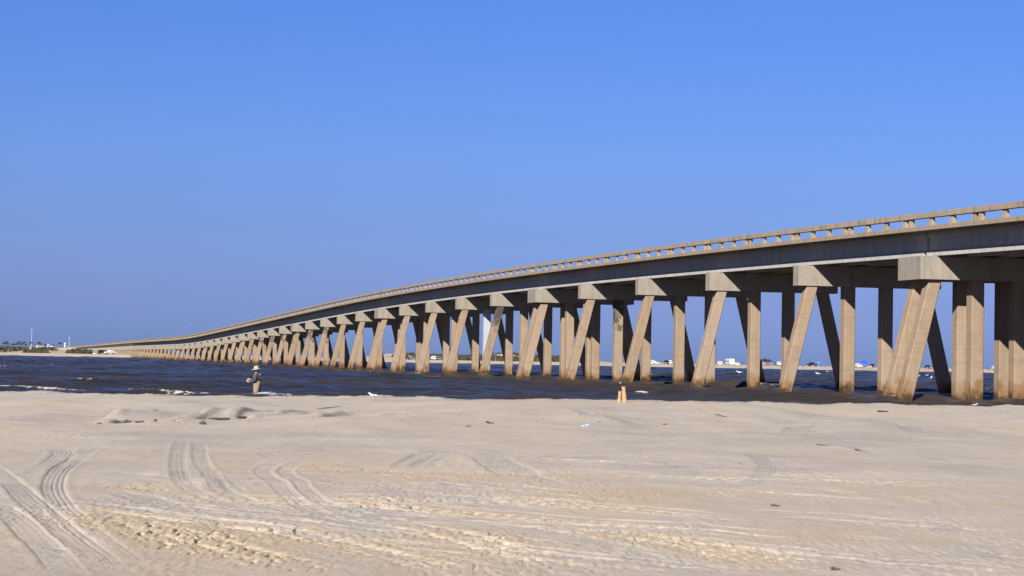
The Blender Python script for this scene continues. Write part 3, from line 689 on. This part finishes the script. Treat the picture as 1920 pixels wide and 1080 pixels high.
place_car('suv', 'white', 1611, 925, -1.5, 'white car tucked between the brown car and the blue canopy')
place_car('suv', 'black', 1637, 935, -1.52, 'black car right of the blue canopy')
place_car('pickup', 'black', 1741, 935, -1.55, 'black pickup on the beach seen in the triangle under the leaning pile')
place_car('car', 'grey', 1749, 930, -1.55, 'low grey car right of the black pickup under the leaning pile')
place_car('pickup', 'white', 1867, 925, -1.53, 'white pickup on the beach at the far right of the view')
# camper
def camper(px_, d, label):
    x = (px_-960)/F*d; r = empty('camper_van', (x, d, far_z(x, d)), -1.4); tag(r, label, 'camper')
    MB().loft([[(a, y, b) for a, b in ((-3.6, .5), (-3.6, 2.9), (-3.4, 3.05), (2.4, 3.05), (3.1, 2.7), (3.1, 1.4), (3.7, 1.2), (3.7, .5))] for y in (-1.15, 1.15)]).build('body', PAINT['white'], r)
    for a in (-2.6, -.8, 1.0): MB().box(a-.5, a+.5, -1.17, -1.14, 1.6, 2.2).build('window', M['glass'], r)
    MB().box(-3.5, 3.3, -1.165, -1.14, 1.15, 1.28).build('stripe', PAINT['grey'], r)
    for a in (-2.3, 2.3):
        for s in (-1, 1): MB().tube([(a, s*.95, .42), (a, s*1.17, .42)], .42, 12).build('wheel', M['tyre'], r)
camper(1371, 935, 'tall white camper van standing between two white cars on the far beach')
def canopy(px_, d, fab, label, w=1.7, h=2.1):
    x = (px_-960)/F*d; r = empty('canopy_tent', (x, d, far_z(x, d)), .35); tag(r, label, 'canopy')
    MB().loft([[(-w, -w, h-.25), (w, -w, h-.25), (w, w, h-.25), (-w, w, h-.25)], [(-w, -w, h), (w, -w, h), (w, w, h), (-w, w, h)], [(-.06, -.06, h+1.15), (.06, -.06, h+1.15), (.06, .06, h+1.15), (-.06, .06, h+1.15)]]).build('canopy', FAB[fab], r)
    for a in (-1, 1):
        for b in (-1, 1): MB().tube([(a*(w-.05), b*(w-.05), 0), (a*(w-.05), b*(w-.05), h-.2)], .035, 6).build('leg', M['metal'], r)
canopy(1622.5, 915, 'blue', 'bright blue peaked canopy on the far beach among a crowd')
canopy(1436, 925, 'black', 'large dark peaked canopy on the far beach, left of small cars', 2.0)
canopy(1444, 930, 'navy', 'lower navy canopy joined to the large dark canopy on the right', 1.5, 1.8)
canopy(925, 925, 'navy', 'navy canopy alone below the dunes behind the pale pile', 1.2, 2.0)
def umbrella(px_, d, fab, label):
    x = (px_-960)/F*d; r = empty('beach_umbrella', (x, d, far_z(x, d))); tag(r, label, 'umbrella')
    n = 8; MB().loft([[(1.2*cos(i*pi/4), 1.2*sin(i*pi/4), 1.7) for i in range(n)], [(.7*cos(i*pi/4), .7*sin(i*pi/4), 2.05) for i in range(n)], [(.03*cos(i*pi/4), .03*sin(i*pi/4), 2.2) for i in range(n)]]).build('canopy', FAB[fab], r)
    MB().tube([(0, 0, 0), (0, 0, 2.1)], .03, 6).build('pole', M['metal'], r)
umbrella(1537, 905, 'teal', 'light blue beach umbrella right of the lone black pickup')
for a in ((1395, 905, 'black', 'black', 'person in dark clothes standing alone right of the white cars and camper'),
          (1433, 900, 'white', 'red', 'person in white top in front of the dark canopy, left one'),
          (1438, 898, 'pink', 'navy', 'person in pink top in front of the dark canopy, middle one'),
          (1442, 900, 'red', 'black', 'person in red top in front of the dark canopy, right one'),
          (1449, 905, 'khaki', 'navy', 'person in khaki top walking right of the dark canopy'),
          (1508, 893, 'black', 'navy', 'person in black standing alone at the water edge left of the black pickup'),
          (1541, 897, 'navy', 'blue', 'person in navy beside the light blue umbrella'),
          (1547.5, 897, 'grey', 'black', 'person in grey right of the light blue umbrella'),
          (1618, 893, 'white', 'navy', 'person in white before the blue canopy, leftmost of the crowd'),
          (1622, 891, 'red', 'black', 'person in red before the middle of the blue canopy'),
          (1626, 893, 'khaki', 'white', 'person in khaki before the right corner of the blue canopy'),
          (1631, 890, 'white', 'black', 'person in white and black just right of the blue canopy'),
          (1635, 892, 'white', 'red', 'person in white and red before the black car right of the canopy'),
          (1640, 891, 'navy', 'white', 'person in navy and white at the right end of the canopy crowd'),
          (1855, 890, 'black', 'black', 'person in black standing left of the far right white pickup'),
          (1512, 896, 'pink', 'blue', 'small person in pink just right of the lone person in black'),
          (811, 893, 'white', 'black', 'person in white at the water edge before the low black car'),
          (20, 900, 'red', 'black', 'person in red right of the dark car at the left edge'),
          (18, 895, 'navy', 'khaki', 'person in navy close by the dark car at the left edge')):
    far_person(a[0], a[1], a[2], a[3], a[4], random.choice([(0, 0), (.10, .05), (.05, 0)]), rz=random.uniform(0, 6))
# ---------------------------------------------------------------- left shore: palms, houses, poles, scrub
def palm_mesh_parts(r, h, s):
    tr = MB(); pts = [(.25*sin(i*.5)*i/8, .1*i/8, h*i/8) for i in range(9)]; tr.tube(pts, [.24-.012*i for i in range(9)], 7); tr.build('trunk', M['trunk'], r)
    cr = MB(); top = Vector(pts[-1])
    for i in range(26):
        a = i*2.399; el_ = random.uniform(-.5, .9); L = s*random.uniform(.8, 1.1); d = Vector((cos(a), sin(a), 0)); prev = top
        for q in range(6):
            t0 = q/6; t1 = (q+1)/6
            P = lambda t: top+d*L*t*cos(el_*.7)+Vector((0, 0, L*(sin(el_)*t-.75*t*t)))
            p0, p1 = P(t0), P(t1); wv = Vector((-d.y, d.x, 0))*(.30*s/2*sin(pi*min(1, t0+.15)))
            for sg in (-1, 1):
                cr.add([p0, p0+wv*sg*.6+Vector((0, 0, -.25*abs(sg)*s/2)), p1+wv*sg+Vector((0, 0, -.35*s/2)), p1], [(0, 1, 2, 3)])
    cr.build('crown', M['palm'], r)
pp = []
for i in range(3):
    r = empty('palm_tree', (0, 0, -50)); palm_mesh_parts(r, (5.5, 7, 4.3)[i], (2.3, 2.6, 2.0)[i]); pp.append(r)
psp = [(10, 0, 'palm at the left end of the far shore above the dark car'), (14, 1, 'tall palm left of the pale green tower-like tree'), (17, 0, 'palm close right of the tallest left palm'), (26, 2, 'short palm at the left end of the dense palm row'), (29, 0, 'palm second from the left in the dense palm row'), (33, 2, 'short palm in the left half of the dense palm row'), (36, 0, 'palm in the middle of the dense palm row'), (39, 1, 'palm in the middle of the row standing taller than its neighbours'), (42.5, 0, 'palm right of the tall middle palm in the row'), (47, 1, 'tallest palm at the right end of the dense row'), (51, 2, 'short palm just right of the dense row'), (60, 1, 'lone palm directly above the small white stilt house'), (70, 2, 'short palm left of the long pale house'), (75, 1, 'tall palm rising behind the long pale house'), (79, 0, 'palm right of the tall palm behind the long house'), (88, 0, 'palm left of the white beacon-like building'), (95, 2, 'short palm right of the white beacon-like building'), (102, 2, 'short palm above the white flat roof'), (115, 1, 'palm left of the white round tower by the bridge end')]
usedp = set()
for px_, i, lb in psp:
    r = pp[i] if i not in usedp else copy_tree(pp[i]); usedp.add(i)
    d = 2700+random.uniform(-120, 150); x = (px_-960)/F*d; r.location = (x, d, far_z(x, d)-.2); r.rotation_euler = (0, 0, random.uniform(0, 6)); tag(r, lb, 'palm tree', 'palms on the far left shore')
def house(px_, d, w, dp, h, lift, label, wall, roofh=1.6, rz=.15, name='house'):
    x = (px_-960)/F*d; r = empty(name, (x, d, far_z(x, d)), rz); tag(r, label, 'house')
    MB().box(-w/2, w/2, -dp/2, dp/2, lift, lift+h).build('wall', M[wall], r)
    o_ = .3; MB().loft([[(-w/2-o_, -dp/2-o_, lift+h), (w/2+o_, -dp/2-o_, lift+h), (w/2+o_, dp/2+o_, lift+h), (-w/2-o_, dp/2+o_, lift+h)], [(-w/2+.8, -.05, lift+h+roofh), (w/2-.8, -.05, lift+h+roofh), (w/2-.8, .05, lift+h+roofh), (-w/2+.8, .05, lift+h+roofh)]]).build('roof', M['roof'] if roofh > .5 else M['wallw'], r)
    nw = max(1, int(w/2.2))
    for i in range(nw):
        xx = -w/2+w*(i+.5)/nw; MB().box(xx-.4, xx+.4, -dp/2-.03, -dp/2+.02, lift+h*.4, lift+h*.8).build('window', M['winm'], r)
    if lift > 1:
        for a in (-1, 1):
            for b in (-1, 1): MB().box(a*(w/2-.3)-.15, a*(w/2-.3)+.15, b*(dp/2-.3)-.15, b*(dp/2-.3)+.15, -1, lift).build('stilt', M['trunk'], r)
    return r
house(59.5, 930, .95, 1, .75, 1.3, 'small white hut on posts with dark roof, standing alone on the far left beach', 'wallw', .35)
house(78, 2680, 10, 7, 2.4, 0, 'long pale low house with pinkish walls behind the scrub bank', 'wallp', .9)
house(71.5, 2300, 1.8, 2, 2.4, 0, 'narrow white shed left of the long pale low house', 'wallw', .7, name='shed')
house(99, 2680, 5, 6, 1.4, 1.2, 'white flat-roofed building right of the white beacon', 'wallw', .3, name='building')
house(179.5, 915, 1.1, 1, 1.15, 0, 'white upright kiosk on the sand under the bridge end', 'wallw', .2, name='kiosk')
house(140, 1700, 1.7, 2, 1.1, .2, 'small white hut on the dune under the bridge road', 'wallw', .4, name='hut')
def tower(px_, d, label):
    x = (px_-960)/F*d; r = empty('tower', (x, d, far_z(x, d))); tag(r, label, 'tower')
    MB().tube([(0, 0, 0), (0, 0, 4.8)], [1.2, .8], 12).build('shaft', M['wallw'], r); MB().tube([(0, 0, 4.8), (0, 0, 5.1), (0, 0, 6.2), (0, 0, 7.0)], [1.4, 1.4, .9, .1], 12).build('lantern_top', M['wallw'], r)
    return r
tower(124.5, 2650, 'white round tower with pointed top near the left end of the bridge')
x = (92-960)/F*2650; r = empty('beacon_building', (x, 2650, far_z(x, 2650)), .2); tag(r, 'white beacon-like building with overhanging flat top among the palms', 'building')
MB().loft([[(-1.0, -1, 0), (1.0, -1, 0), (1.0, 1, 0), (-1.0, 1, 0)], [(-.6, -.8, 4.2), (1.2, -.8, 4.2), (1.2, .8, 4.2), (-.6, .8, 4.2)]]).build('wall', M['wallw'], r)
MB().box(-1.4, 2.0, -1.2, 1.2, 4.2, 4.7).build('roof', M['wallw'], r); MB().box(-.3, .7, -.9, -.84, 2.6, 3.5).build('window', M['winm'], r)
def pole(px_, d, h, kind, label):
    x = (px_-960)/F*d; r = empty('street_lamp' if kind == 'lamp' else 'utility_pole', (x, d, far_z(x, d))); tag(r, label, 'street lamp' if kind == 'lamp' else 'utility pole', 'poles on the far left shore')
    MB().tube([(0, 0, 0), (0, 0, h)], [.26, .18], 6).build('pole', M['metal'] if kind == 'lamp' else M['trunk'], r)
    if kind == 'lamp': MB().box(-1.1, 1.1, -.2, .2, h-.05, h+.3).build('lamp_head', M['wallw'], r)
    else: MB().box(-1.2, 1.2, -.06, .06, h-1.0, h-.85).build('crossarm', M['trunk'], r)
pole(61.5, 2800, 24, 'lamp', 'tallest pole with a white lamp head on the far left shore')
pole(132, 2800, 14.5, 'lamp', 'tall pole with broad white lamp head left of the bridge end')
for px_, hh, lb in ((6, 6.5, 'thin pole at the left edge of the view'), (20, 9, 'thin pole right of the leftmost palms'), (28, 8, 'thin pole at the left end of the palm row'), (35, 8.5, 'thin pole in the left half of the palm row'), (50, 8, 'thin pole right of the tallest row palm'), (55, 8, 'thin pole left of the tallest lamp pole'), (111, 8, 'thin pole left of the round tower'), (138.5, 8.5, 'thin pole just right of the broad lamp head'), (143, 8.5, 'thin pole nearest the start of the bridge railing')):
    pole(px_, 2750, hh*1.35, 'util', lb)
def scrub(name, spots, n, hs, r_):
    mb = MB()
    for (pa, pb, d0, d1, hh) in spots:
        for _ in range(n):
            p = random.uniform(pa, pb); d = random.uniform(d0, d1); x = (p-960)/F*d; z = far_z(x, d); h = hh*random.uniform(.5, 1.05); k_ = random.uniform(.5, 1.2)*r_
            for q in range(4):
                cx, cy, cz = x+random.gauss(0, k_*.6), d+random.gauss(0, k_*.6), z+h*random.uniform(.1, 1)
                a = random.uniform(0, 6.3); b = random.uniform(.3, 1.2)
                mb.add([(cx+k_*cos(a)*.5, cy+k_*sin(a)*.5, cz), (cx, cy, cz+k_*b*.6), (cx-k_*cos(a)*.5, cy-k_*sin(a)*.5, cz+.1), (cx, cy, cz-k_*.5)], [(0, 1, 2, 3)])
    return mb.build(name, M['scrub'], None)
tag(scrub('scrub', [(-60, 54, 935, 1100, 1.1), (-60, 52, 1100, 1140, 1.5), (-60, 30, 925, 1000, .9), (48, 92, 985, 1090, .8), (78, 100, 1000, 1120, 1.1), (136, 172, 915, 960, .9), (56, 85, 905, 930, .5)], 420, 1, 1.5), kind='stuff')
tag(scrub('dune_grass', [(745, 1105, 950, 1200, .9), (745, 1105, 940, 990, .8)], 1600, 1, 1.2), kind='stuff')
# ---------------------------------------------------------------- things on and near the berm
def stump(px0, px1, py0, py1, d, tilt, label, z0):
    x0 = (px0-960)/F*d; x1 = (px1-960)/F*d; w = x1-x0; h = (py1-py0)/F*d+.35
    mb = MB(); rings = []
    for i, t in enumerate((0, .25, .5, .75, .92, 1.0)):
        ww = w*.5*(1.05-.42*t); r_ = []
        for a, b in ((-1, -.8), (-.3, -1), (.6, -1), (1, -.5), (1, .8), (-.2, 1), (-1, .6)):
            r_.append(((x0+x1)/2+tilt*t*h+a*ww*random.uniform(.93, 1.05), d+b*ww*.9, z0-.35+h*t+(random.uniform(-.02, .05) if t == 1 else 0)))
        rings.append(r_)
    mb.loft(rings); o = mb.build('wooden_stump', M['wood'], None); tag(o, label, 'stump', 'wooden stumps at the berm'); return o
zs = .28
stump(1160, 1168.3, 733, 755, 83.5, .04, 'shorter left stump of the pair of weathered wooden posts sticking out of the sand edge', zs)
stump(1171.5, 1182, 724, 755, 83.2, -.10, 'taller right stump of the pair of weathered wooden posts, leaning left', zs)
def lump(name, px_, py_, sx, sz, mat, label, cat, group=None, n=5, flat=.5):
    p = on_sand(px_, py_); s = (p-Vector((0, 0, H))).length/F; mb = MB()
    for i in range(n):
        mb.sph((random.uniform(-.4, .4)*sx*s, random.uniform(-.3, .3)*sx*s, random.uniform(.1, .5)*sz*s), sx*s*random.uniform(.18, .34), 7, 4, (1, .8, flat*sz/sx*1.6), .28)
    o = mb.build(name, mat, None); o.location = (p.x, p.y, p.z-.01); tag(o, label, cat, group); return o
def stick(px0, py0, px1, py1, th, label, group=None):
    a = on_sand(px0, py0); b = on_sand(px1, py1); mid = (a+b)/2; mb = MB()
    pts = [a-mid+(b-a)*t+Vector((0, 0, .012+.006*sin(t*7))) for t in (0, .3, .6, 1)]
    mb.tube(pts, [th, th*1.1, th*.8, th*.4], 6)
    o = mb.build('driftwood_stick', M['drift'], None); o.location = mid; tag(o, label, 'driftwood', group)
W_ = 'weed clumps along the wrack line'
lump('seaweed_clump', 240, 793, 14.3, 11.9, M['weed'], 'large round dark weed clump on the churned sand at left', 'seaweed', W_, 7)
lump('seaweed_clump', 213, 793, 18.2, 6.8, M['weed'], 'flat dark weed clump left of the large round clump', 'seaweed', W_, 9)
lump('seaweed_clump', 292, 790, 7.8, 6.8, M['weed'], 'small dark clump right of the large round clump, topping a pale lump', 'seaweed', W_)
lump('seaweed_clump', 260, 792, 15.6, 5.1, M['weed'], 'thin weed scrap between the large round clump and the small one', 'seaweed', W_, 8)
lump('seaweed_clump', 414, 787, 33.8, 6.8, M['weed'], 'long dark weed strip below the standing angler', 'seaweed', W_, 20)
lump('seaweed_clump', 449, 783, 20.8, 5.1, M['weed'], 'weed strip right of and behind the long dark strip', 'seaweed', W_, 12)
lump('seaweed_clump', 381, 796, 13.0, 10.2, M['weed'], 'sloping dark weed clump at the lower left of the long strip', 'seaweed', W_, 6)
lump('seaweed_clump', 186, 795, 7.8, 5.1, M['weed'], 'leftmost small weed scrap of the wrack line', 'seaweed', W_)
lump('seaweed_clump', 918, 794, 14.3, 6.8, M['drift'], 'dark weed clump on the smooth sand left of the blue litter', 'seaweed', W_, 7)
lump('seaweed_clump', 878, 800, 7.8, 5.1, M['drift'], 'small dark scrap left of the clump on the smooth sand', 'seaweed', W_)
lump('seaweed_clump', 1656, 772, 19.5, 5.1, M['drift'], 'dark flat weed clump on the right below the vertical piles', 'seaweed', W_, 10)
lump('seaweed_clump', 1126, 791, 7.8, 3.4, M['drift'], 'tiny dark scrap just right of and above the blue litter', 'seaweed', W_)
lump('seaweed_clump', 1247, 796, 9.1, 3.4, M['drift'], 'tiny dark scrap right of the white litter', 'seaweed', W_)
stick(1342, 778, 1365, 783, .013, 'thin dark driftwood stick lying at a slant right of the wooden stumps')
stick(1530, 835, 1554, 837, .013, 'thin driftwood stick under the low sand mound on the right')
stick(1603, 844, 1614, 846, .013, 'short driftwood stick right of and below the mound stick')
stick(1558, 1069, 1576, 1070, .012, 'short dark stick lying near the bottom edge on the right')
stick(1446, 949, 1462, 950, .012, 'small bent twig on the bare sand in the lower middle right')
stick(500, 772, 536, 773, .015, 'long thin twig on the sand behind the angler side of the wrack line')
stick(596, 768, 640, 762, .013, 'slanting twig on the upper beach right of the angler')
lump('litter', 1102, 799, 15, 7, M['bag'], 'crumpled light blue plastic litter on the upper beach', 'litter', None, 9, .6)
lump('litter', 1236, 796, 7, 4, M['whiteplastic'], 'small white plastic scrap right of the light blue litter', 'litter')
lump('litter', 1093, 799, 5, 4, M['whiteplastic'], 'white scrap touching the left end of the light blue litter', 'litter')
lump('bottle_scrap', 203, 855, 5, 3, plain('green_plastic', (.03, .12, .05), .4), 'tiny green plastic scrap left of the double tyre tracks', 'litter')
# shell bits and dark crumbs nobody could count
mb = MB()
for i in range(700):
    px_ = random.uniform(-60, 1980); py_ = 768+290*random.random()**1.7; s_ = random.uniform(.35, 1.0)
    p = at(px_, py_, .42); p.z = sand_z(p.x, p.y); k_ = s_*(p.y/F)*1.1
    mb.sph((p.x, p.y, p.z+k_*.3), k_, 5, 3, (1.3, 1, .6), .3)
tag(mb.build('beach_crumbs', M['drift'], None), kind='stuff')
# ---------------------------------------------------------------- birds
def gull(name, p, s, flying, mat, label, group, rz=0):
    r = empty(name, p, rz); r.scale = (s, s, s); tag(r, label, 'bird', group)
    n = 8; st = [(-.28, .01, .02), (-.18, .05, .03), (0, .085, .0), (.12, .075, .03), (.20, .04, .09), (.25, .05, .12), (.30, .02, .115)]
    MB().loft([[(x, r_*cos(2*pi*i/n), .12+dz+r_*.9*sin(2*pi*i/n)) for i in range(n)] for x, r_, dz in st]).build('body', mat, r, True)
    MB().tube([(.29, 0, .235), (.36, 0, .225)], [.014, .004], 5).build('beak', M['beak'], r)
    for s_ in (-1, 1):
        if flying: w = MB().loft([[(.08, s_*.05, .15), (-.08, s_*.05, .15), (-.08, s_*.05, .13), (.08, s_*.05, .13)], [(.10, s_*.32, .28), (-.06, s_*.32, .28), (-.06, s_*.32, .265), (.10, s_*.32, .265)], [(-.02, s_*.62, .18), (-.10, s_*.62, .18), (-.10, s_*.62, .17), (-.02, s_*.62, .17)]])
        else: w = MB().loft([[(.10, s_*.06, .17), (.10, s_*.085, .10), (.10, s_*.07, .08)], [(-.10, s_*.05, .19), (-.10, s_*.085, .12), (-.10, s_*.07, .09)], [(-.32, s_*.015, .15), (-.32, s_*.03, .13), (-.32, s_*.015, .12)]])
        w.build('wing', M['featherg'] if mat is not M['featherd'] else mat, r, True)
        if not flying: MB().tube([(.0, s_*.03, .08), (.0, s_*.03, -.04)], .008, 5).build('leg', M['beak'], r)
p = on_sand(700, 747); gull('gull', (p.x, p.y, p.z), .8, False, M['feather'], 'white gull standing on the berm right of the angler', 'gulls', 2.5)
p = on_sand(1828, 762); gull('gull', (p.x, p.y, p.z), .55, False, M['feather'], 'white gull at the sand edge under the right-hand vertical piles', 'gulls', .4)
for (px_, py_, s, lb) in ((1722, 708, 1.3, 'white gull on the water in the gap right of the near leaning piles, leftmost'), (1738, 706.5, 1.3, 'white gull on the water in the gap right of the near leaning piles, upper middle'), (1746, 714, 2.0, 'largest white gull on the water in the gap right of the near leaning piles'), (1386.5, 702, 2.0, 'white gull on the water below the camper van'), (1551, 699, 1.6, 'white gull on the water near the far umbrella, upper'), (1534, 704, 1.8, 'white gull on the water left of the dark leaning pile')):
    p = at(px_, py_, 0); gull('gull', (p.x, p.y, .12), s, False, M['feather'], lb, 'gulls', random.uniform(0, 6))
d = 620; r_ = ray(280, 627); gull('bird', tuple(Vector((0, 0, H))+r_*d), .95, True, M['featherd'], 'dark bird flying low over the far left end of the bridge', None, 1.2)
d = 700; r_ = ray(347, 615); gull('bird', tuple(Vector((0, 0, H))+r_*d), .8, True, M['featherg'], 'small grey bird flying above the sag in the bridge', None, .6)
